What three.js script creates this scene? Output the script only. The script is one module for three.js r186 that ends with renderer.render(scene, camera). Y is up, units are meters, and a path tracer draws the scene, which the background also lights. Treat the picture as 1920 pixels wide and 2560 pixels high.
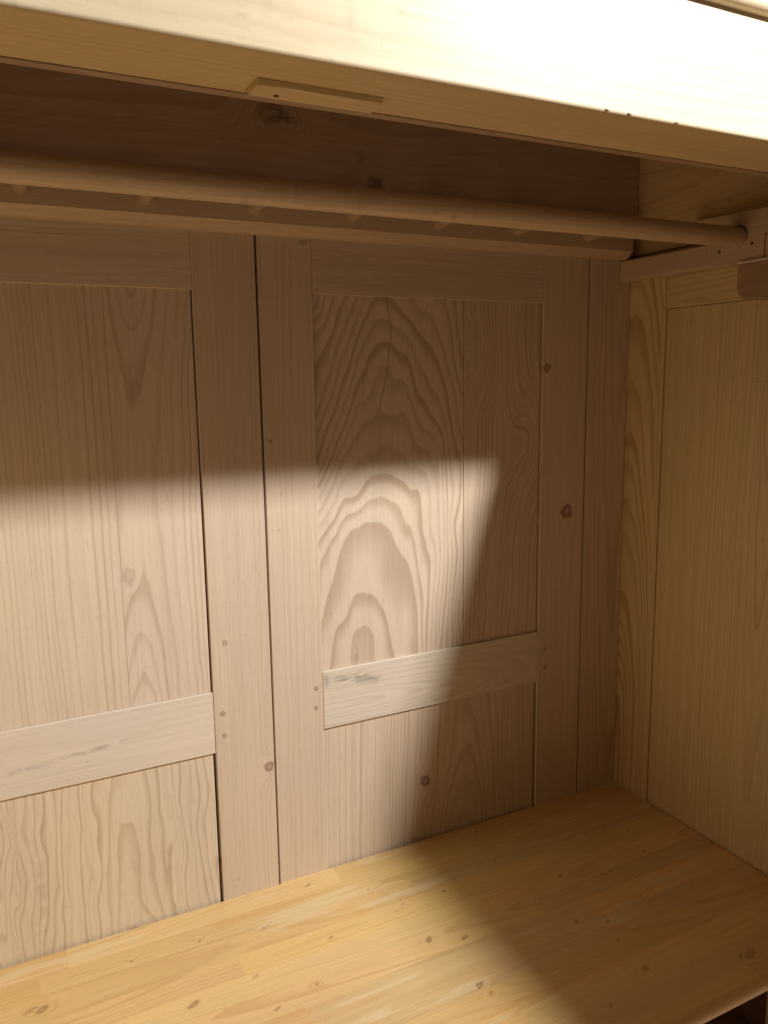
import * as THREE from 'three';
import { RoundedBoxGeometry } from 'three/addons/geometries/RoundedBoxGeometry.js';
import { mergeGeometries } from 'three/addons/utils/BufferGeometryUtils.js';

// ---------------------------------------------------------------- camera, light, exposure
const scene = new THREE.Scene();
scene.background = new THREE.Color().setRGB(0.05, 0.037, 0.029);   // even warm fill added in place of the dim room behind the camera
const camera = new THREE.PerspectiveCamera(65.41, 768 / 1024, 0.02, 30);
camera.rotation.order = 'YXZ';
camera.position.set(-1.0973, 0.8147, 1.1536);
camera.rotation.set(-0.1615, -0.4653, -0.0146, 'YXZ');
const LAMP = new THREE.Vector3(0.061, 1.697, 1.344);   // centre of the glowing bulb
const LAMP_R = 0.047, LAMP_CD = 15.2;
const bulbLight = new THREE.PointLight(new THREE.Color(1.0, 0.97, 0.93), LAMP_CD, 0, 2);
bulbLight.position.copy(LAMP);
bulbLight.castShadow = true;
bulbLight.shadow.radius = LAMP_R / 0.02;
bulbLight.shadow.mapSize.set(2048, 2048);
scene.add(bulbLight);
const renderer = new THREE.WebGLRenderer({ antialias: true });
renderer.setSize(768, 1024);
renderer.toneMapping = THREE.LinearToneMapping;
renderer.toneMappingExposure = 1.0;
renderer.shadowMap.enabled = true;

// ---------------------------------------------------------------- noise
let seedState = 7;
function rnd() { seedState = (seedState * 1664525 + 1013904223) >>> 0; return seedState / 4294967296; }
const PERM = new Float32Array(65536);
for (let i = 0; i < 65536; i++) PERM[i] = rnd() * 2 - 1;
function n2(x, y) {                                     // value noise, -1..1
  const xi = Math.floor(x), yi = Math.floor(y);
  let fx = x - xi, fy = y - yi;
  fx = fx * fx * (3 - 2 * fx); fy = fy * fy * (3 - 2 * fy);
  const a = ((xi * 73) ^ (yi * 19349)) & 65535, b = (((xi + 1) * 73) ^ (yi * 19349)) & 65535;
  const c = ((xi * 73) ^ ((yi + 1) * 19349)) & 65535, d = (((xi + 1) * 73) ^ ((yi + 1) * 19349)) & 65535;
  const t = PERM[a] + (PERM[b] - PERM[a]) * fx, u = PERM[c] + (PERM[d] - PERM[c]) * fx;
  return t + (u - t) * fy;
}
const fbm = (x, y) => 0.6 * n2(x, y) + 0.3 * n2(x * 2.1 + 17, y * 2.1 + 5) + 0.15 * n2(x * 4.3 + 3, y * 4.3 + 41);
const sstep = (a, b, x) => { x = Math.min(1, Math.max(0, (x - a) / (b - a))); return x * x * (3 - 2 * x); };
const S8 = new Uint8Array(4097);
for (let i = 0; i <= 4096; i++) { const x = i / 4096; S8[i] = Math.round(255 * (x <= 0.0031308 ? 12.92 * x : 1.055 * Math.pow(x, 1 / 2.4) - 0.055)); }
const enc = x => S8[Math.max(0, Math.min(4096, (x * 4096) | 0))];

// ---------------------------------------------------------------- pine
// A sheet of wood drawn board by board: growth rings cut by the face of each board.
const PINE = { early: [0.72, 0.59, 0.45], late: [0.53, 0.395, 0.275] };
const PALE = { early: [0.75, 0.655, 0.53], late: [0.63, 0.525, 0.40] };
const TAN = { early: [0.69, 0.555, 0.42], late: [0.56, 0.41, 0.285] };
const HONEY = { early: [0.80, 0.575, 0.25], late: [0.63, 0.40, 0.15], wornSheen: [0.81, 0.66, 0.40] };
const SIDE = { early: [0.74, 0.57, 0.31], late: [0.56, 0.385, 0.18] };
const DULL = { early: [0.42, 0.285, 0.18], late: [0.33, 0.21, 0.125] };
class Sheet {
  constructor(w, h, a0, a1, b0, b1) {                   // pixels and the metres they span
    Object.assign(this, { w, h, a0, a1, b0, b1 });
    this.col = new Uint8Array(w * h * 4).fill(255); this.bmp = new Uint8Array(w * h * 4).fill(255);
  }
  // o: grain 'a' | 'b' (axis it runs along), c palette, pith (across), d0 + ds*along = depth of the pith, sp ring spacing
  board(A0, A1, B0, B1, o) {
    const { w, h } = this, sx = w / (this.a1 - this.a0), sy = h / (this.b1 - this.b0);
    const i0 = Math.max(0, Math.floor((A0 - this.a0) * sx)), i1 = Math.min(w, Math.ceil((A1 - this.a0) * sx));
    const j0 = Math.max(0, Math.floor((B0 - this.b0) * sy)), j1 = Math.min(h, Math.ceil((B1 - this.b0) * sy));
    const along = o.grain === 'a', c = o.c || PINE, sd = o.seed || 1;
    const mid = along ? (B0 + B1) / 2 : (A0 + A1) / 2;
    const pith = o.pith ?? mid, d0 = o.d0 ?? 0.08, ds = o.ds ?? 0.02, dc = o.dc ?? 0, sp = o.sp ?? 0.005;
    const wa = o.wa ?? 0.006, wb = o.wb ?? 0.0012, str = o.str ?? 1, lean = o.lean ?? 0, kn = o.knots || [], fib = o.fib ?? 1;
    const uo = along ? (A0 + A1) / 2 : (B0 + B1) / 2, tone = o.tone ?? 1, lo = o.lo ?? 0.3, wf = o.wf ?? 1;
    const marks = o.marks || [], cracks = o.cracks || [];
    for (let j = j0; j < j1; j++) for (let i = i0; i < i1; i++) {
      const A = this.a0 + (i + 0.5) / sx, B = this.b0 + (j + 0.5) / sy;
      const ug = along ? A : B, vg = along ? B : A;
      const u = ug - uo, v = vg - pith - lean * u;
      const wu = ug * 2.2 * wf + sd * 13.7, wv = vg * 9 * wf + sd * 7.3;
      let d = d0 + ds * u + dc * u * u + fbm(ug * 3.1 + sd * 3.3, vg * 4 + sd) * wa * 0.9;
      const vw = v + fbm(wu, wv) * wa;
      let r = Math.sqrt(vw * vw + d * d) + fbm(ug * 14 + sd, vg * 40 + sd * 5) * wb;
      let kd = 0, kcol = 0, kedge = 0;
      for (const k of kn) {
        const du = ug - k[0], dv = vg - k[1], R = k[2], q2 = (du * du) / (R * R * 9) + (dv * dv) / (R * R * 3.2);
        if (q2 < 9) {
          r += (k[4] ?? 1) * R * 1.5 * Math.exp(-q2);
          const el = k[5] ?? 1, wob = 1 + 0.22 * n2(du / R * 1.3 + sd, dv / R * 1.3 + k[0] * 91);
          const q = Math.sqrt((du / el) ** 2 + (dv + (o.soft ? 0.35 * du : 0)) ** 2) / R / wob;
          if (q < 1.7) {
            const inn = 1 - sstep(0.72, 1.05, q), st = k[3] ?? 1;
            kcol = Math.max(kcol, inn * st * (0.5 + 0.5 * sstep(0.15, 0.85, q)) * (0.78 + 0.22 * n2(du / R * 3, dv / R * 3 + 9)));
            kedge = Math.max(kedge, st * Math.exp(-((q - 0.93) ** 2) / 0.03));
            kd = Math.max(kd, st * 0.6 * (1 - sstep(0.8, 1.7, q)));
          }
        }
      }
      let ph = r / sp; ph += 0.9 * n2(ph * 0.37 + sd * 9.1, sd) + (o.jit ?? 2.2) * n2(ph * 0.13 + sd * 5.7, sd + 3);
      const ri = Math.floor(ph), f = ph - ri;
      const rq = 0.5 + 0.5 * PERM[(ri * 131 + sd * 977) & 65535], rs = (o.rmin ?? 0.18) + (1.03 - (o.rmin ?? 0.18)) * rq;
      let late = sstep(lo, 0.88, f) * (1 - sstep(0.93, 1.0, f)) * rs;
      late = Math.min(1, late * str);
      const fine = n2(ug * 22 + sd * 3, vg * 1500), med = n2(ug * 7 + sd * 11, vg * 330 + sd), slow = fbm(ug * 2.3 + sd * 2.1, vg * 16 + sd * 4.7), blot = fbm(ug * 5 + 31 * sd, vg * 7 + sd);
      const pore = sstep(0.62, 0.9, n2(ug * 55 + sd * 17, vg * 1100)) * 0.10 + sstep(0.86, 0.97, n2(A * 260 + sd, B * 260)) * 0.12;
      const m = tone * (1 + fib * (0.035 * fine + 0.04 * med) + 0.06 * slow + 0.045 * blot) * (1 - pore);
      let R0 = (c.early[0] + (c.late[0] - c.early[0]) * late) * m;
      let G0 = (c.early[1] + (c.late[1] - c.early[1]) * late) * m * (1 - 0.012 * slow);
      let B0c = (c.early[2] + (c.late[2] - c.early[2]) * late) * m * (1 - 0.05 * blot);
      if (c.wornSheen) {  // pale streaks of worn lacquer, their sheen painted into the colour
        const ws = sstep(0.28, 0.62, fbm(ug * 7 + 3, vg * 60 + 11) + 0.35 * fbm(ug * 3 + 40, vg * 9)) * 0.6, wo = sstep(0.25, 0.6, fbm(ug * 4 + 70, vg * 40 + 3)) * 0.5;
        R0 += (c.wornSheen[0] - R0) * ws; G0 += (c.wornSheen[1] - G0) * ws; B0c += (c.wornSheen[2] - B0c) * ws;
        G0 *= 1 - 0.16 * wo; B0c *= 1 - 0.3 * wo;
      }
      const hal = kd * 0.5; R0 *= 1 - 0.35 * hal; G0 *= 1 - 0.5 * hal; B0c *= 1 - 0.6 * hal;
      if (kcol > 0) { R0 += (0.23 - R0) * kcol * 0.85; G0 += (0.105 - G0) * kcol * 0.85; B0c += (0.055 - B0c) * kcol * 0.85; }
      if (kedge > 0.01) { const e = Math.min(1, kedge) * (o.soft ? 0.25 : 0.55); R0 += (0.13 - R0) * e; G0 += (0.065 - G0) * e; B0c += (0.035 - B0c) * e; }
      for (const k of marks) {                          // stains: [a, b, half length, half width, strength, turn]
        const ca = Math.cos(k[5] || 0), sa = Math.sin(k[5] || 0), x0 = A - k[0], y0 = B - k[1];
        const x = (x0 * ca + y0 * sa) / k[2], y = (-x0 * sa + y0 * ca) / k[3], q = x * x + y * y;
        if (q < 4) { const s = k[4] * Math.exp(-q * 1.6) * sstep(-0.35, 0.5, fbm(A * 55 + sd, B * 120) + 0.2) * (0.45 + 0.55 * sstep(-0.3, 0.35, along ? n2(A * 60, B * 800) : n2(A * 800, B * 60))); R0 *= 1 - 0.75 * s; G0 *= 1 - 0.72 * s; B0c *= 1 - 0.68 * s; }
      }
      for (const k of cracks) {                         // hair cracks: polyline of [a, b], half width
        for (let t = 0; t < k.pts.length - 1; t++) {
          const [ax, ay] = k.pts[t], [bx, by] = k.pts[t + 1], ex = bx - ax, ey = by - ay;
          let s = ((A - ax) * ex + (B - ay) * ey) / (ex * ex + ey * ey); if (s < 0 || s > 1) continue;
          const dd = Math.hypot(A - ax - ex * s, B - ay - ey * s), g = (1 - sstep(k.w * 0.5, k.w * 1.3, dd)) * k.s;
          R0 *= 1 - 0.7 * g; G0 *= 1 - 0.75 * g; B0c *= 1 - 0.8 * g;
        }
      }
      const p = (j * w + i) * 4;
      this.col[p] = enc(R0); this.col[p + 1] = enc(G0); this.col[p + 2] = enc(B0c);
      const hb = Math.max(0, Math.min(255, 128 + 55 * late + 30 * fine + 26 * med - 40 * kedge + 14 * blot)) | 0;
      this.bmp[p] = this.bmp[p + 1] = this.bmp[p + 2] = hb;
    }
    return this;
  }
  material(o = {}) {
    const mk = (data, srgb) => {
      const t = new THREE.DataTexture(data, this.w, this.h, THREE.RGBAFormat);
      t.magFilter = THREE.LinearFilter; t.minFilter = THREE.LinearMipmapLinearFilter; t.generateMipmaps = true;
      t.wrapS = t.wrapT = THREE.RepeatWrapping; if (srgb) t.colorSpace = THREE.SRGBColorSpace; t.needsUpdate = true; return t;
    };
    return new THREE.MeshPhysicalMaterial({ map: mk(this.col, true), bumpMap: mk(this.bmp, false), bumpScale: o.bump ?? 0.00012, roughness: o.rough ?? 0.5, clearcoat: o.coat ?? 0, clearcoatRoughness: o.coatRough ?? 0.35, specularIntensity: o.spec ?? 1 });
  }
}

// ---------------------------------------------------------------- the joinery's measures (metres, x = 0 right wall, z = 0 back, y = 0 bottom board)
const WX = -1.44, XA = -0.815, XB = -0.72, XC = -0.6336, XD = -0.1997, XE = -0.0975, YB = 0.2513, YT = 0.3502, YTOP = 0.947, YR = 1.06, CEIL = 1.30, ZF = 0.527, ZR = 0.437, YF = 1.065;
const mir = x => 2 * XB - x;                            // the left frame mirrors the right one about the gap
const SEAM_R = -0.362, SEAM_L = -0.936, RECESS = -0.0048;

// ---------------------------------------------------------------- helpers
const used = {};
function numbered(n) { const k = used[n] = (used[n] ?? -1) + 1; return k ? `${n}_${String(k).padStart(3, '0')}` : n; }
function add(parent, name, geo, m) {
  const o = new THREE.Mesh(geo, m); o.name = numbered(name); o.castShadow = o.receiveShadow = true; parent.add(o); return o;
}
function grp(parent, name) { const g = new THREE.Group(); g.name = numbered(name); parent.add(g); return g; }
function uvBy(g, fn) {
  const p = g.attributes.position, n = g.attributes.normal, uv = new Float32Array(p.count * 2);
  for (let i = 0; i < p.count; i++) { const t = fn(p.getX(i), p.getY(i), p.getZ(i), n.getX(i), n.getY(i), n.getZ(i)); uv[2 * i] = t[0]; uv[2 * i + 1] = t[1]; }
  g.setAttribute('uv', new THREE.BufferAttribute(uv, 2)); return g;
}
function rbox(x0, x1, y0, y1, z0, z1, r = 0.0012, seg = 1) {
  const g = new RoundedBoxGeometry(x1 - x0, y1 - y0, z1 - z0, seg, r);
  g.translate((x0 + x1) / 2, (y0 + y1) / 2, (z0 + z1) / 2); return g;
}

// ---------------------------------------------------------------- back wall sheet (x, y)
const back = new Sheet(2048, 1850, WX, 0, 0, CEIL);
// right frame, upper field: two planks
back.board(XC - 0.01, SEAM_R, YT - 0.01, YTOP + 0.01, { grain: 'b', seed: 3, rmin: 0.4, jit: 0.9, pith: -0.520, d0: 0.135, ds: 0.20, dc: 0.13, lean: 0.10, sp: 0.0088, wa: 0.026, wb: 0.0013, wf: 1.9, str: 1.1, lo: 0.34, cracks: [{ pts: [[-0.506, 0.95], [-0.4985, 0.89], [-0.507, 0.83], [-0.523, 0.765]], w: 0.0011, s: 0.55 }], marks: [[-0.57, 0.36, 0.004, 0.03, 0.5, 0]] });
back.board(SEAM_R, XD + 0.01, YT - 0.01, YTOP + 0.01, { grain: 'b', seed: 8, pith: -0.10, d0: 0.03, ds: 0.02, lean: 0.05, sp: 0.0062, wa: 0.016, wf: 1.6, str: 1.15, c: TAN, knots: [[0.84, -0.335, 0.018, 0.0, 1.5], [0.70, -0.205, 0.03, 0.0, 1.2]] });
// right frame, lower field
back.board(XC - 0.01, XD + 0.01, -0.03, YB + 0.01, { grain: 'b', seed: 12, pith: -0.36, d0: 0.10, ds: 0.06, sp: 0.006, str: 0.7, wa: 0.006, knots: [[0.12, -0.442, 0.0085, 0.95, 1], [0.092, -0.425, 0.004, 0.4, 1]] });
// left frame, upper field
back.board(SEAM_L, XA + 0.012, YT - 0.01, YTOP + 0.01, { grain: 'b', seed: 21, pith: -0.906, d0: 0.046, ds: 0.01, lean: 0.03, dc: -0.33, sp: 0.0078, wa: 0.009, wb: 0.002, str: 0.68, lo: 0.5, marks: [[-0.926, 0.53, 0.005, 0.022, 0.35, 0.1]], knots: [[0.545, -0.925, 0.0085, 0.22, 0.5, 1.3]] });
back.board(mir(XC) - 0.4, SEAM_L, YT - 0.01, YTOP + 0.01, { grain: 'b', seed: 24, pith: -1.2, d0: 0.06, ds: 0.02, sp: 0.0075, wa: 0.005, str: 0.65, lo: 0.55 });
// left frame, lower field
back.board(mir(XD) - 0.02, XA + 0.012, -0.03, YB + 0.01, { grain: 'b', seed: 33, c: { early: [0.74, 0.615, 0.455], late: [0.56, 0.425, 0.285] }, pith: -0.945, d0: 0.06, ds: 0.09, sp: 0.0074, wa: 0.022, wb: 0.0025, wf: 2.8, str: 0.95, lo: 0.5, marks: [[-1.075, 0.10, 0.010, 0.07, 0.28, 0]] });
// stiles
const stile = (x0, x1, seed, knots, o = {}) => back.board(x0, x1, -0.03, CEIL, { grain: 'b', seed, c: TAN, pith: (x0 + x1) / 2 + 0.09, d0: 0.10, ds: 0.008, sp: 0.0042, wa: 0.004, str: 0.42, knots, ...o });
stile(XA, XB, 41, [[0.225, -0.731, 0.0075, 0.9, 1], [0.438, -0.793, 0.004, 0.55, 1], [0.05, -0.79, 0.003, 0.3, 1]]);
stile(XB, XC, 42, [[0.735, -0.709, 0.0028, 0.7, 1], [0.60, -0.70, 0.0025, 0.3, 1]], { marks: [[-0.645, 1.022, 0.012, 0.004, 0.9, 0]] });
stile(XD, XE, 43, [[0.84, -0.189, 0.0072, 1.05, 0.8], [0.582, -0.138, 0.0115, 1.0, 0.9], [0.19, -0.143, 0.003, 0.4, 1]]);
stile(mir(XD), mir(XE) + 0.001, 45, []); stile(mir(XE) - 0.001, mir(XD), 46, []);
back.board(XE, 0.001, -0.03, CEIL, { grain: 'b', seed: 51, c: TAN, pith: -0.022, d0: 0.03, ds: -0.035, sp: 0.0058, wa: 0.006, str: 0.8, lo: 0.45 });
back.board(WX, mir(XE), -0.03, CEIL, { grain: 'b', seed: 52, c: TAN, str: 0.5 });
// rails
const rail = (x0, x1, y0, y1, o) => back.board(x0, x1, y0, y1, { grain: 'a', c: PALE, sp: 0.006, wa: 0.004, str: 0.5, d0: 0.1, ds: 0.02, ...o });
rail(XC, XD, YB, YT, { seed: 61, pith: 0.285, d0: 0.018, ds: 0.10, dc: 0.12, str: 0.75, sp: 0.0068, wa: 0.006, knots: [[-0.612, 0.332, 0.012, 0.0, 1.4]], marks: [[-0.585, 0.33, 0.045, 0.010, 0.85, -0.12], [-0.628, 0.333, 0.006, 0.012, 1.0, 0], [-0.545, 0.322, 0.02, 0.010, 0.6, -0.3]] });
rail(mir(XD), XA, YB, YT, { seed: 62, pith: 0.40, str: 0.3, marks: [[-1.08, 0.289, 0.035, 0.004, 0.6, 0.03], [-1.0, 0.297, 0.06, 0.004, 0.55, 0.1], [-0.93, 0.305, 0.05, 0.0018, 0.3, 0.05]] });
rail(XC, XD, YTOP, YR, { seed: 63, c: TAN, pith: 0.88, str: 0.5, marks: [[-0.314, 1.024, 0.006, 0.003, 0.9, 0]] });
rail(mir(XD), XA, YTOP, YR, { seed: 64, c: PINE, pith: 1.12, str: 0.45 });
// frieze board above the peg rail
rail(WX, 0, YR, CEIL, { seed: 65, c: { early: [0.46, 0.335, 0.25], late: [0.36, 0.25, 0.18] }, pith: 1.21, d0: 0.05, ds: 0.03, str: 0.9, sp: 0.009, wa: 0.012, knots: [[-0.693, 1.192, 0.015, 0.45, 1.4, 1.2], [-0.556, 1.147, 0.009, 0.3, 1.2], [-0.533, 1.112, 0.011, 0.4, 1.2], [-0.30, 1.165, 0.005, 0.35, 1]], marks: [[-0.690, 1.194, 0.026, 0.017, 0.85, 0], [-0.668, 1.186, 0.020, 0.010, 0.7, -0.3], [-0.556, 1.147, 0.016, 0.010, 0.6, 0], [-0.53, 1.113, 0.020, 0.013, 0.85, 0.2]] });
const backMat = back.material({ rough: 0.46, bump: 0.0001 });
const backUV = (x, y, z, nx, ny) => [(x - WX + (Math.abs(nx) > 0.7 ? z * 0.9 : 0)) / -WX, (Math.min(CEIL - 0.001, Math.max(0.001, y)) + (Math.abs(ny) > 0.7 ? z * 0.5 : 0)) / CEIL];

// bottom board sheet (x, z)
const bottom = new Sheet(2048, 800, WX, 0, 0, 0.54);
const ROWS = 12, ROWW = ZF / ROWS, lam = [];
{
  const spots = [[-0.68, 0.025, 3.4], [-0.598, 0.082, 3], [-0.566, 0.14, 2.6], [-0.57, 0.23, 6.5], [-0.52, 0.251, 5], [-0.555, 0.341, 5.5], [-0.548, 0.36, 3.5], [-0.696, 0.158, 3], [-0.773, 0.088, 5], [-0.872, 0.073, 4.5], [-1.089, 0.107, 6], [-0.909, 0.192, 7], [-0.248, 0.048, 4], [-0.138, 0.124, 4.5], [-0.128, 0.212, 4.5], [-0.103, 0.147, 5], [-0.331, 0.422, 5.5], [-0.324, 0.36, 4.5], [-0.178, 0.47, 9], [-0.491, 0.143, 3.6], [-0.812, 0.251, 4], [-0.351, 0.30, 4], [-0.75, 0.235, 3], [-0.37, 0.11, 3], [-0.30, 0.20, 3], [-0.22, 0.30, 3.5], [-0.42, 0.45, 3.5], [-1.2, 0.2, 5], [-1.3, 0.4, 6], [-0.95, 0.35, 5]];
  for (let k = 0; k < 34; k++) spots.push([WX * rnd(), 0.53 * rnd(), 1.6 + 2.2 * rnd()]);
  let sd = 100;
  for (let k = 0; k < ROWS; k++) {
    const z0 = k * ROWW, z1 = (k + 1) * ROWW; let x = WX;
    let first = true;
    while (x < -1e-6) {
      let L = 0.28 + 0.42 * rnd(); if (first) { L *= 0.4 + 0.6 * rnd(); first = false; }
      let x1 = x + L; if (x1 > -0.16) x1 = 0;
      const kn = spots.filter(s => s[1] >= z0 && s[1] < z1 && s[0] >= x && s[0] < x1).map(s => [s[0], s[1], s[2] / (1000 + 600 * rnd()), 0.5 + 0.45 * rnd(), 1.6, 0.8 + 1.6 * rnd()]);
      const hg = 0.92 + 0.10 * rnd(), hb = hg * (0.88 + 0.2 * rnd()), hue = a => [a[0], a[1] * hg, a[2] * hb];
      bottom.board(x, x1, z0, z1, { grain: 'a', seed: sd, c: { early: hue(HONEY.early), late: hue(HONEY.late), wornSheen: HONEY.wornSheen }, pith: (z0 + z1) / 2 + (rnd() - 0.5) * 0.16, d0: 0.02 + 0.06 * rnd(), ds: (rnd() - 0.5) * 0.12, sp: 0.0042 + 0.002 * rnd(), wa: 0.005, str: 0.45 + 0.4 * rnd(), tone: 0.89 + 0.15 * rnd(), soft: 1, knots: kn, lo: 0.4 });
      lam.push([x, x1, z0, z1]); sd++; x = x1;
    }
  }
}
const bottomMat = bottom.material({ rough: 0.42, bump: 0.00012, coat: 0.7, coatRough: 0.42 });
{ // uneven varnish: streaks of rougher and smoother lacquer along the grain
  const w = 1024, h = 512, d = new Uint8Array(w * h * 4);
  for (let j = 0; j < h; j++) for (let i = 0; i < w; i++) {
    const x = i / w * 1.44, z = j / h * 0.54;
    const s = fbm(x * 9, z * 60) * 0.6 + fbm(x * 30 + 9, z * 220) * 0.4;
    const v = Math.max(60, Math.min(255, 165 + 130 * s)) | 0, p = (j * w + i) * 4;
    d[p] = d[p + 1] = d[p + 2] = v; d[p + 3] = 255;
  }
  const t = new THREE.DataTexture(d, w, h, THREE.RGBAFormat); t.magFilter = THREE.LinearFilter; t.wrapS = t.wrapT = THREE.RepeatWrapping; t.needsUpdate = true;
  bottomMat.roughnessMap = t; bottomMat.roughness = 0.62;
}
const bottomUV = (x, y, z) => [(x - WX) / -WX, (Math.min(0.538, Math.max(0.001, z)) + (y < -0.004 ? y * 0.3 : 0)) / 0.54];

// side wall sheet (z, y)
const side = new Sheet(768, 1850, 0, 0.54, 0, CEIL);
side.board(0, 0.087, 0, CEIL, { grain: 'b', seed: 71, c: SIDE, pith: 0.028, d0: 0.055, ds: 0.085, sp: 0.0062, wa: 0.006, str: 1.9, lo: 0.36, lean: 0.01 });
side.board(0.087, 0.54, 0.93, CEIL, { grain: 'a', seed: 72, c: SIDE, pith: 0.945, d0: 0.012, ds: 0.10, sp: 0.009, wa: 0.008, str: 0.9 });
side.board(0, 0.54, 0.995, CEIL, { grain: 'a', seed: 78, c: SIDE, pith: 1.15, d0: 0.06, ds: 0.04, sp: 0.007, str: 0.6 });
side.board(0.08, 0.27, 0, 0.936, { grain: 'b', seed: 73, c: SIDE, pith: 0.5, d0: 0.05, ds: 0.01, sp: 0.0052, str: 0.55, wa: 0.006 });
side.board(0.27, 0.36, 0, 0.807, { grain: 'b', seed: 74, c: SIDE, pith: 0.312, d0: 0.035, ds: -0.04, sp: 0.0052, str: 0.75, wa: 0.011 });
side.board(0.27, 0.36, 0.807, 0.936, { grain: 'b', seed: 75, c: SIDE, pith: 0.33, d0: 0.05, ds: 0.03, sp: 0.0045, str: 0.75, wa: 0.006, tone: 0.95 });
side.board(0.36, 0.45, 0, 0.936, { grain: 'b', seed: 76, c: SIDE, pith: 0.40, d0: 0.04, ds: 0.05, sp: 0.0055, str: 0.7 });
side.board(0.445, 0.54, 0, 0.995, { grain: 'b', seed: 77, c: SIDE, pith: 0.6, str: 0.5 });
const sideMat = side.material({ rough: 0.48, bump: 0.0001 });
const sideUV = (x, y, z, nx, ny) => [Math.min(0.539, Math.max(0.001, z)) / 0.54, (Math.min(CEIL - 0.001, Math.max(0.001, y)) + (Math.abs(ny) > 0.7 ? x * 0.4 : 0)) / CEIL];

// loose stock: long-grain sheet (1.5 m x 0.5 m), several boards above one another
const stock = new Sheet(2048, 700, 0, 1.5, 0, 0.5);
stock.board(0, 1.5, 0, 0.12, { grain: 'a', seed: 81, c: { early: [0.585, 0.48, 0.325], late: [0.475, 0.375, 0.24] }, pith: 0.2, d0: 0.06, sp: 0.006, str: 0.45, wa: 0.005, marks: Array.from({ length: 26 }, (_, k) => [0.42 + 0.55 * rnd(), 0.006 + 0.045 * rnd(), 0.004 + 0.004 * rnd(), 0.008 + 0.01 * rnd(), 0.10 + 0.12 * rnd(), 0.1]).concat([[0.70, 0.022, 0.006, 0.0012, 0.5, 0.1]]) });   // fascia face, with planer chatter
stock.board(0, 1.5, 0.12, 0.22, { grain: 'a', seed: 82, c: { early: [0.68, 0.51, 0.27], late: [0.56, 0.395, 0.19] }, pith: 0.10, d0: 0.05, sp: 0.005, str: 0.5, wa: 0.003 });     // fascia underside
stock.board(0, 1.5, 0.22, 0.32, { grain: 'a', seed: 83, c: { early: [0.64, 0.49, 0.33], late: [0.52, 0.375, 0.235] }, pith: 0.29, d0: 0.03, sp: 0.0055, str: 0.5 });                  // peg rail, cleats
stock.board(0, 1.5, 0.32, 0.42, { grain: 'a', seed: 84, c: { early: [0.65, 0.49, 0.31], late: [0.55, 0.40, 0.24] }, pith: 0.5, d0: 0.05, sp: 0.0045, str: 0.8, fib: 2, wa: 0.006, knots: [[0.9, 0.36, 0.003, 0.5, 1]], marks: Array.from({ length: 46 }, () => [1.5 * rnd(), 0.34 + 0.06 * rnd(), 0.0015 + 0.004 * rnd(), 0.01 + 0.02 * rnd(), 0.12 + 0.25 * rnd(), 0.3 * (rnd() - 0.5)]) });                   // rod, pegs
stock.board(0, 1.5, 0.42, 0.50, { grain: 'a', seed: 85, c: DULL, pith: 0.46, str: 0.5 });                                                                                           // dark block, backing
const stockMat = stock.material({ rough: 0.42, bump: 0.00008 });
const glossMat = stock.material({ rough: 0.46, bump: 0.00008, spec: 0.6 });
// uv on the stock sheet: t along the grain, s across, band offset b
const su = (t, s, b) => [t / 1.5, (b + Math.min(0.095, Math.max(0.004, s))) / 0.5];

// ---------------------------------------------------------------- the wardrobe
const wardrobe = new THREE.Group(); wardrobe.name = 'wardrobe'; scene.add(wardrobe);
wardrobe.userData = { label: 'open pine wardrobe seen from inside with panelled back and peg rail', category: 'wardrobe' };

function flat(parent, name, x0, x1, y0, y1, z0, z1, r = 0.0014, tilt = 0) {
  const g = uvBy(rbox(x0, x1, y0, y1, z0, z1, r, 2), backUV);
  if (tilt) { const p = g.attributes.position; for (let i = 0; i < p.count; i++) p.setX(i, p.getX(i) + tilt * (p.getY(i) - 0.5)); }
  return add(parent, name, g, backMat);
}
const T = -0.024;                                       // back of the frames
const GAP = 0.0015;
const pinMat = new THREE.MeshStandardMaterial({ color: new THREE.Color().setRGB(0.47, 0.34, 0.235), roughness: 0.55 });
function pins(parent, list) {
  for (const [x, y] of list) {
    const q = 0.0036 + 0.001 * rnd(), g = new THREE.LatheGeometry([[0, -0.004], [q, -0.004], [q, 0.0001], [q - 0.0006, 0.0006], [0, 0.0007]].map(a => new THREE.Vector2(...a)), 14); g.rotateX(Math.PI / 2); g.scale(1, 0.85 + 0.3 * rnd(), 1); g.translate(x, y, 0);
    add(parent, 'dowel_pin', g, pinMat);
  }
}
const frames = [
  { n: 'back_frame', xl: XB + GAP, xi: XC, xj: XD, xr: XE - GAP, seam: SEAM_R, pins: [[-0.646, 0.325], [-0.647, 0.292], [-0.183, 0.314], [-0.182, 0.277]] },
  { n: 'back_frame', xl: mir(XE) + GAP, xi: mir(XD), xj: XA, xr: XB - GAP, seam: SEAM_L, low: null, pins: [[-0.801, 0.314], [-0.800, 0.278]] },
];
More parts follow.
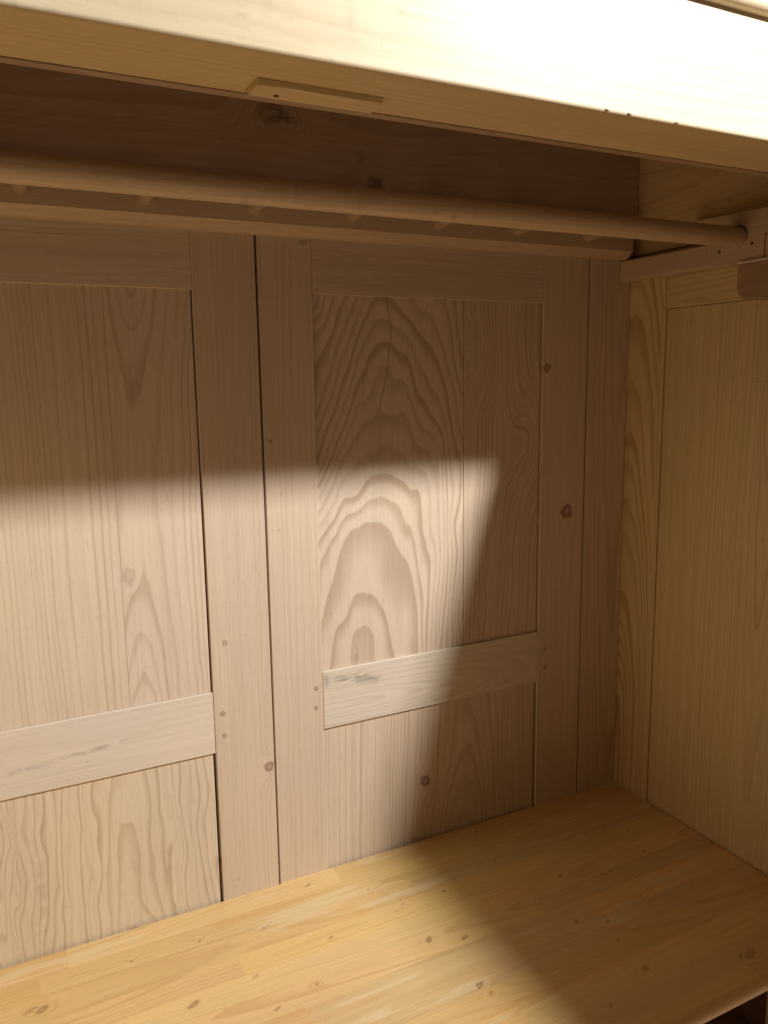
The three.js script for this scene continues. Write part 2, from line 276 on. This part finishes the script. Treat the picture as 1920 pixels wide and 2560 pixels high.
for (const F of frames) {
  const g = grp(wardrobe, F.n);
  flat(g, 'stile', F.xl, F.xi - 0.0004, -0.02, YR, T, 0, 0.0014, 0.0008);
  flat(g, 'stile', F.xj + 0.0004, F.xr, -0.02, YR, T, 0, 0.0014, -0.0006);
  flat(g, 'rail', F.xi, F.xj, YTOP, YR, T, -0.0005);
  flat(g, 'rail', F.xi, F.xj, YB, YT, T, -0.0005);
  flat(g, 'plank', F.xi - 0.006, F.seam - 0.0001, YT + 0.0003, YTOP - 0.0003, T + 0.002, RECESS, 0.0003);
  flat(g, 'plank', F.seam + (F.low === undefined ? 0.0009 : 0.0002), F.xj - 0.002, YT + 0.0003, YTOP - 0.0003, T + 0.002, RECESS, 0.0003);
  if (F.low) {
    flat(g, 'plank', F.xi - 0.006, F.low - 0.0003, -0.02, YB - 0.0003, T + 0.002, RECESS);
    flat(g, 'plank', F.low + 0.0003, F.xj - 0.002, -0.02, YB - 0.0003, T + 0.002, RECESS);
  } else flat(g, 'plank', F.xi - 0.006, F.xj - 0.003, -0.02, YB - 0.0003, T + 0.002, RECESS);
  pins(g, F.pins);
}
flat(wardrobe, 'corner_board', XE + GAP, -0.0003, -0.02, YR, T, 0);
flat(wardrobe, 'corner_board', WX + 0.0005, mir(XE) - GAP, -0.02, YR, T, 0);
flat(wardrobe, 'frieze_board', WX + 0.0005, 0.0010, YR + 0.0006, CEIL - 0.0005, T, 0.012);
add(wardrobe, 'added_backing_sheet', uvBy(rbox(WX, 0.02, -0.03, CEIL + 0.02, T - 0.010, T - 0.002), (x, y) => su((x + 1.44) * 0.9, (y * 0.05) % 0.07, 0.42)), stockMat);  // dark sheet added behind the gaps so no light leaks through

// bottom board, glued up from lamellas
{
  const g = grp(wardrobe, 'bottom_board');
  lam.forEach(([x0, x1, z0, z1]) => {
    const front = z1 > ZF - 0.01;
    let geo;
    if (front) {                                        // nosing with a rounded upper edge
      const s = new THREE.Shape(), R = 0.012, e = ZF - 0.0095; s.moveTo(z0 + 0.00003, -0.018); s.lineTo(e - 0.003, -0.018); s.lineTo(e, -0.015); s.lineTo(e, -R); s.absarc(e - R, -R, R, 0, Math.PI / 2, false); s.lineTo(z0 + 0.00003, 0); s.closePath();
      geo = new THREE.ExtrudeGeometry(s, { depth: x1 - x0 - 0.00006, bevelEnabled: false, curveSegments: 6 });
      geo.rotateY(-Math.PI / 2); geo.translate(x1 - 0.00003, 0, 0);
    } else { geo = new THREE.BoxGeometry(x1 - x0 - 0.00006, 0.022, z1 - z0 - 0.00006); geo.translate((x0 + x1) / 2, -0.011, (z0 + z1) / 2); }
    add(g, 'lamella', uvBy(geo, bottomUV), bottomMat);
  });
}

// right side wall, frame and panel
{
  const g = grp(wardrobe, 'side_wall');
  const sb = (n, z0, z1, y0, y1, x0, x1, r = 0.001) => add(g, n, uvBy(rbox(x0, x1, y0, y1, z0, z1, r), sideUV), sideMat);
  sb('stile', -0.03, 0.0865, -0.02, 0.992, 0, 0.024);
  sb('stile', 0.4455, 0.49, -0.02, 0.992, 0, 0.024);
  sb('rail', 0.087, 0.445, 0.935, 0.992, 0, 0.024, 0.002);
  for (const [z0, z1, y0, y1] of [[0.0845, 0.2699, 0, 0.934], [0.27, 0.3599, 0, 0.8069], [0.27, 0.3599, 0.807, 0.934], [0.36, 0.4475, 0, 0.934]]) sb('plank', z0, z1, y0 || -0.02, y1, 0.004, 0.022, 0.0003);
  sb('frieze_board', -0.03, ZF - 0.04, 1.0365, CEIL, 0.0015, 0.024);
  sb('groove_board', -0.03, ZF - 0.04, 0.9925, 1.036, 0.010, 0.024);
  // raised bead along the stile
  const b = new THREE.CylinderGeometry(0.0022, 0.0022, 0.954, 8); b.translate(0.0012, 0.457, 0.0862); add(g, 'bead', uvBy(b, sideUV), sideMat);
}
{ // left side wall, outside the picture
  const g = grp(wardrobe, 'side_wall');
  for (let k = 0; k < 4; k++) add(g, 'plank', uvBy(rbox(WX - 0.022, WX, -0.02, CEIL, 0.0005 + k * 0.131, 0.1305 + k * 0.131, 0.001), sideUV), sideMat);
}
// top boards
{
  const g = grp(wardrobe, 'top_board');
  for (let k = 0; k < 3; k++) add(g, 'plank', uvBy(rbox(WX - 0.02, 0.024, CEIL + 0.0005, CEIL + 0.02, 0.0005 + k * 0.176, 0.1755 + k * 0.176), (x, y, z) => su(x + 1.46, (z % 0.176) * 0.5, 0.42)), stockMat);
}
// front top rail with the stop block under its back edge
{
  let s = new THREE.Shape(); const r = 0.004;
  s.moveTo(ZR, YF); s.lineTo(ZF - r, YF); s.absarc(ZF - r, YF + r, r, -Math.PI / 2, 0, false); s.lineTo(ZF, CEIL); s.lineTo(ZR, CEIL); s.closePath();
  const eg = new THREE.ExtrudeGeometry(s, { depth: 1.46, bevelEnabled: false, curveSegments: 5 }); eg.rotateY(-Math.PI / 2); eg.translate(0.02, 0, 0);
  const res = eg;
  uvBy(res, (x, y, z, nx, ny, nz) => Math.abs(nz) > 0.7 ? su(x + 1.46, (y - YF) * 0.5, 0) : su(x + 1.46, (z - ZR), 0.12));
  const fr = add(wardrobe, 'front_rail', res, glossMat);
  fr.userData.label = 'wide pale front rail above the opening';
  // stop block planted on the underside: a roughly pared lower front edge, wider towards the right
  {
    const N = 14, x0 = -0.868, x1 = -0.752, P = [], I = [];
    for (let i = 0; i <= N; i++) {
      const t = i / N, x = x0 + (x1 - x0) * t, ch = 0.001 + 0.0035 * Math.sin(t * 2.6) + 0.0012 * (rnd() - 0.5), yb = YF - 0.006;
      const ring = [[YF - 0.0002, 0.4755], [YF - 0.0048 + 0.0008 * (rnd() - 0.5), 0.475], [yb, 0.475 - ch], [yb, 0.450], [YF - 0.0002, 0.4405]];
      for (const [y, z] of ring) P.push(x, y, z);
    }
    for (let i = 0; i < N; i++) for (let k = 0; k < 4; k++) { const p = i * 5 + k, q = p + 5; I.push(p, p + 1, q, q, p + 1, q + 1); }
    for (const e of [0, N * 5]) for (let k = 1; k < 4; k++) e ? I.push(e, e + k, e + k + 1) : I.push(e, e + k + 1, e + k);
    let g = new THREE.BufferGeometry(); g.setAttribute('position', new THREE.Float32BufferAttribute(P, 3)); g.setIndex(I); g = g.toNonIndexed(); g.computeVertexNormals();
    add(fr, 'stop_block', uvBy(g, (x, y, z, nx) => su(x + 1.2, 0.02 + (z - 0.43) + (Math.abs(nx) > 0.7 ? y - YF : 0), 0.12)), stockMat);
    const n = new THREE.CylinderGeometry(0.0024, 0.0024, 0.0012, 12); n.translate(-0.846, YF - 0.0061, 0.458);
    add(fr, 'nail_head', n, new THREE.MeshStandardMaterial({ color: new THREE.Color().setRGB(0.12, 0.07, 0.04), roughness: 0.6, metalness: 0.4 }));
  }
  // stop strip behind the rail, a little lower than it
  for (const [a, b] of [[-1.43, -0.001]]) add(fr, 'stop_strip', uvBy(rbox(a, b, YF - 0.0015, YF + 0.05, ZR - 0.012, ZR - 0.0005, 0.001), (x, y, z) => su(x + 1.46, 0.05 + z - ZR, 0.42)), stockMat);
  // half-round moulding along the top of the rail
  const m = new THREE.Shape(); m.moveTo(ZF + 0.0002, 1.185); m.lineTo(ZF + 0.004, 1.185); m.absarc(ZF + 0.004, 1.194, 0.009, -Math.PI / 2, Math.PI / 2, false); m.lineTo(ZF + 0.004, 1.206); m.lineTo(ZF + 0.018, 1.222); m.lineTo(ZF + 0.022, 1.25); m.lineTo(ZF + 0.0002, 1.25); m.closePath();
  const mg = new THREE.ExtrudeGeometry(m, { depth: 1.46, bevelEnabled: false, curveSegments: 10 }); mg.rotateY(-Math.PI / 2); mg.translate(0.02, 0, 0);
  add(fr, 'moulding', uvBy(mg, (x, y, z) => su(x + 1.46, (y - 1.18), 0)), glossMat);
  const splMat = new THREE.MeshStandardMaterial({ color: new THREE.Color().setRGB(0.62, 0.54, 0.42), roughness: 0.8 });
  // torn splinters on the lower front arris
  for (const [x, h, l] of [[-0.539, 0.005, 0.007], [-0.511, 0.005, 0.008], [-0.448, 0.0045, 0.006]]) {
    const sg = new THREE.ConeGeometry(0.0011, l * 0.7, 5); sg.rotateZ(1.1); sg.translate(x, YF + h * 0.6, ZF + 0.0008);
    add(fr, 'splinter', sg, splMat);
  }
}
// front stiles of the carcass: they close the front beside the opening
for (const [a, b] of [[-0.164, 0.026], [WX - 0.022, -1.30]]) add(wardrobe, 'front_stile', uvBy(rbox(a, b, -0.30, YF - 0.0008, 0.4905, ZF - 0.0005, 0.001), (x, y, z) => su(y + 0.3, (x - a) * 0.5, 0.12)), stockMat);

// peg rail with its pegs, turned from a slightly darker stock
const pegMat = stockMat.clone(); pegMat.color.setRGB(0.83, 0.80, 0.77);
{
  const s = new THREE.Shape(), y0 = 1.0265; s.moveTo(0.0125, y0); s.lineTo(0.0145, y0); s.lineTo(0.030, y0 + 0.0125); s.lineTo(0.030, 1.088); s.lineTo(0.028, 1.09); s.lineTo(0.0125, 1.09); s.closePath();
  const lo = new THREE.Shape(); lo.moveTo(0.0005, y0); lo.lineTo(0.0124, y0); lo.lineTo(0.0124, YR - 0.0002); lo.lineTo(0.0005, YR - 0.0002); lo.closePath();
  const mk = sh => { const g = new THREE.ExtrudeGeometry(sh, { depth: 1.388, bevelEnabled: false }); g.rotateY(-Math.PI / 2); g.translate(-0.026, 0, 0); return g; };
  const g = mergeGeometries([mk(s), mk(lo)]);
  const pr = add(wardrobe, 'peg_rail', uvBy(g, (x, y, z, nx, ny) => su(x + 1.46, Math.abs(ny) > 0.3 ? 0.02 + z * 0.5 : (y - y0), 0.22)), stockMat);
  for (let k = 0; k < 10; k++) {
    const x = -0.131 - 0.1497 * k; if (x < WX + 0.05) break;
    const prof = [new THREE.Vector2(0, 0), new THREE.Vector2(0.0112, 0), new THREE.Vector2(0.0110, 0.052)];
    for (let t = 0; t <= 4; t++) { const a = t / 4 * Math.PI / 2; prof.push(new THREE.Vector2(0.0110 - 0.003 + 0.003 * Math.cos(a), 0.054 + 0.003 * Math.sin(a))); }
    prof.push(new THREE.Vector2(0, 0.0575));
    const pg = new THREE.LatheGeometry(prof, 20); pg.rotateX(Math.PI / 2 - 0.10); pg.translate(x, 1.0600, 0.0285);
    add(pr, 'peg', uvBy(pg, (px, py, pz) => su(0.3 + pz + k * 0.1, 0.04 + (px - x), 0.22)), pegMat);
  }
}
// cleats and rod bracket on the side walls
for (const [sx, cx] of [[-1, 0], [1, WX]]) {
  const X = (a) => sx < 0 ? [cx - a, cx - 0.0003] : [cx + 0.0003, cx + a];
  const cu = (x, y, z, nx, ny) => su(0.4 + z, Math.abs(ny) > 0.6 ? 0.02 + Math.abs(x - cx) : (y - 0.98), 0.22);
  for (const [z0, z1] of [[0.0005, 0.2075], [0.3056, 0.47]]) add(wardrobe, 'cleat', uvBy(rbox(...X(0.029), 0.990, 1.0255, z0, z1, 0.0025, 2), cu), stockMat);
  const s = new THREE.Shape(); s.moveTo(0.208, 0.990); s.lineTo(0.208, 1.030); s.lineTo(0.150, 1.036); s.lineTo(0.148, 1.066); s.lineTo(0.40, 1.060); s.lineTo(0.40, 1.0262); s.lineTo(0.3052, 1.0262); s.lineTo(0.3052, 0.990); s.closePath();
  const h = new THREE.Path(); h.absarc(0.2585, 1.0275, 0.0168, 0, Math.PI * 2, true); s.holes.push(h);
  const bg = new THREE.ExtrudeGeometry(s, { depth: 0.030, bevelEnabled: false, curveSegments: 20 }); bg.rotateY(-Math.PI / 2); bg.translate(sx < 0 ? -0.0003 : cx + 0.0303, 0, 0);
  const br = add(wardrobe, 'rod_bracket', uvBy(bg, (x, y, z, nx) => su(0.8 + z, Math.abs(nx) > 0.6 ? (y - 0.985) : 0.05 + (x - cx) * 0.5, 0.22)), stockMat);
  for (const [z, y] of [[0.284, 1.014], [0.224, 1.010]]) {
    const ng = new THREE.CylinderGeometry(0.0022, 0.0022, 0.003, 10); ng.rotateZ(Math.PI / 2); ng.translate(cx + sx * 0.0303, y, z);
    add(br, 'nail_head', ng, new THREE.MeshStandardMaterial({ color: new THREE.Color().setRGB(0.10, 0.06, 0.04), roughness: 0.5, metalness: 0.6 }));
  }
}
// dark rounded block under the cleat
{
  const s = new THREE.Shape(); const R = 0.022; s.moveTo(0.2645, 0.9855); s.lineTo(0.2645, 0.932 + R); s.absarc(0.2645 + R, 0.932 + R, R, Math.PI, Math.PI * 1.5, false); s.lineTo(0.44, 0.930); s.lineTo(0.44, 0.9875); s.closePath();
  const bg = new THREE.ExtrudeGeometry(s, { depth: 0.032, bevelEnabled: true, bevelSize: 0.001, bevelThickness: 0.001, bevelSegments: 1, curveSegments: 10 }); bg.rotateY(-Math.PI / 2); bg.translate(-0.0015, 0, 0);
  const b = add(wardrobe, 'stop_block', uvBy(bg, (x, y, z) => su(z * 1.2, y - 0.93, 0.42)), stockMat);
  b.userData.label = 'small dark rounded block with an added pale strip for a bright line on its upper edge';
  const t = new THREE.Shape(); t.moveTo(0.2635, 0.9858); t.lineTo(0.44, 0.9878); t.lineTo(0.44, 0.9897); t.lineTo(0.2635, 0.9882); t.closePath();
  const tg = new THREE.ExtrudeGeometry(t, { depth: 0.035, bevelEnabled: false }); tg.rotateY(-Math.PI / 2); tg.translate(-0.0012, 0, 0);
  add(b, 'bright_line_strip', tg, new THREE.MeshStandardMaterial({ color: new THREE.Color().setRGB(0.85, 0.82, 0.76), roughness: 0.6 }));  // pale strip added to stand in for a bright line of light
}
// right door, swung open square to the front, outside the picture: its top edge throws the slanting shadow
{
  const g = grp(wardrobe, 'door'); const X0 = -0.164, X1 = -0.140, Z0 = ZF + 0.002, Z1 = 1.06, Y0 = -0.02, Y1 = YF - 0.001;
  const du = (x, y, z, nx, ny) => su(Math.min(1.45, 0.1 + y), (z - Z0) * 0.15, 0.12);
  add(g, 'stile', uvBy(rbox(X0, X1, Y0, Y1, Z0, Z0 + 0.09), du), stockMat);
  add(g, 'stile', uvBy(rbox(X0, X1, Y0, Y1, Z1 - 0.09, Z1), du), stockMat);
  for (const [a, b] of [[Y0, Y0 + 0.1], [0.25, 0.35], [Y1 - 0.11, Y1]]) add(g, 'rail', uvBy(rbox(X0, X1, a, b, Z0 + 0.0905, Z1 - 0.0905), (x, y, z) => su(z, (y - a) * 0.5, 0.12)), stockMat);
  for (const [a, b] of [[Y0 + 0.1005, 0.2495], [0.3505, Y1 - 0.1105]]) add(g, 'panel', uvBy(rbox(X0 + 0.005, X1 - 0.005, a, b, Z0 + 0.091, Z1 - 0.091), du), stockMat);
}
// plinth sides under the bottom board
for (const [a, b] of [[-0.0, 0.024], [WX - 0.022, WX]]) add(wardrobe, 'plinth_side', uvBy(rbox(a, b, -0.30, -0.0225, 0.0005, 0.49), (x, y, z) => su(z, y + 0.3, 0.42)), stockMat);
add(wardrobe, 'added_plinth_bottom', uvBy(rbox(WX + 0.001, -0.001, -0.2995, -0.285, 0.013, 0.489), (x, y, z) => su(x + 1.45, z * 0.15, 0.42)), stockMat);  // dark board added so the space under the wardrobe stays black
add(wardrobe, 'plinth_back', uvBy(rbox(WX + 0.001, -0.001, -0.30, -0.0325, 0.0005, 0.012), (x, y) => su(x + 1.45, (y + 0.3) * 0.2, 0.42)), stockMat);

// ---------------------------------------------------------------- clothes rod
{
  const len = 1.44 - 0.03, g = new THREE.CylinderGeometry(0.0152, 0.0152, len, 40, 12); g.rotateZ(Math.PI / 2); g.translate(XB, 1.0265, 0.2585);
  const p = g.attributes.position, nn = g.attributes.normal;
  const o = add(scene, 'clothes_rod', uvBy(g, (x, y, z) => su(x + 1.45, 0.05 + Math.atan2(y - 1.0265, z - 0.2585) / Math.PI * 0.04, 0.32)), stockMat);
  o.userData = { label: 'round wooden clothes rod spanning the wardrobe in front of the pegs', category: 'clothes rod' };
}
// ---------------------------------------------------------------- room floor and the lamp (both outside or at the very edge of the picture)
{
  const m = new THREE.MeshStandardMaterial({ color: new THREE.Color().setRGB(0.58, 0.41, 0.28), roughness: 0.6 });
  const f = add(scene, 'floor', rbox(-2.2, 1.4, -0.33, -0.30, -0.1, 2.4, 0.002), m); f.userData = { kind: 'structure' };
  const lamp = new THREE.Group(); lamp.name = 'floor_lamp'; lamp.position.set(LAMP.x, -0.30, LAMP.z); scene.add(lamp);
  lamp.userData = { label: 'tall floor lamp with lit globe standing behind the open door', category: 'lamp' };
  const metal = new THREE.MeshStandardMaterial({ color: new THREE.Color().setRGB(0.25, 0.24, 0.23), roughness: 0.35, metalness: 0.9 });
  const H = LAMP.y + 0.30;
  const base = new THREE.LatheGeometry([[0, 0], [0.11, 0], [0.115, 0.006], [0.11, 0.014], [0.03, 0.022], [0.012, 0.04], [0, 0.04]].map(a => new THREE.Vector2(...a)), 32); add(lamp, 'base', base, metal);
  const pole = new THREE.CylinderGeometry(0.008, 0.009, H - 0.10, 16); pole.translate(0, (H - 0.10) / 2 + 0.035, 0); add(lamp, 'pole', pole, metal);
  const sock = new THREE.LatheGeometry([[0, 0], [0.012, 0], [0.016, 0.01], [0.016, 0.036], [0, 0.036]].map(a => new THREE.Vector2(...a)), 20); sock.translate(0, H - 0.084, 0); add(lamp, 'socket', sock, metal);
  const bulb = new THREE.SphereGeometry(LAMP_R + 0.003, 32, 20); bulb.translate(0, H, 0);
  const bm = new THREE.MeshStandardMaterial({ color: 0xffffff, emissive: new THREE.Color(1.0, 0.97, 0.93), emissiveIntensity: 4 });
  const bo = add(lamp, 'bulb', bulb, bm); bo.castShadow = false;
}
renderer.render(scene, camera);
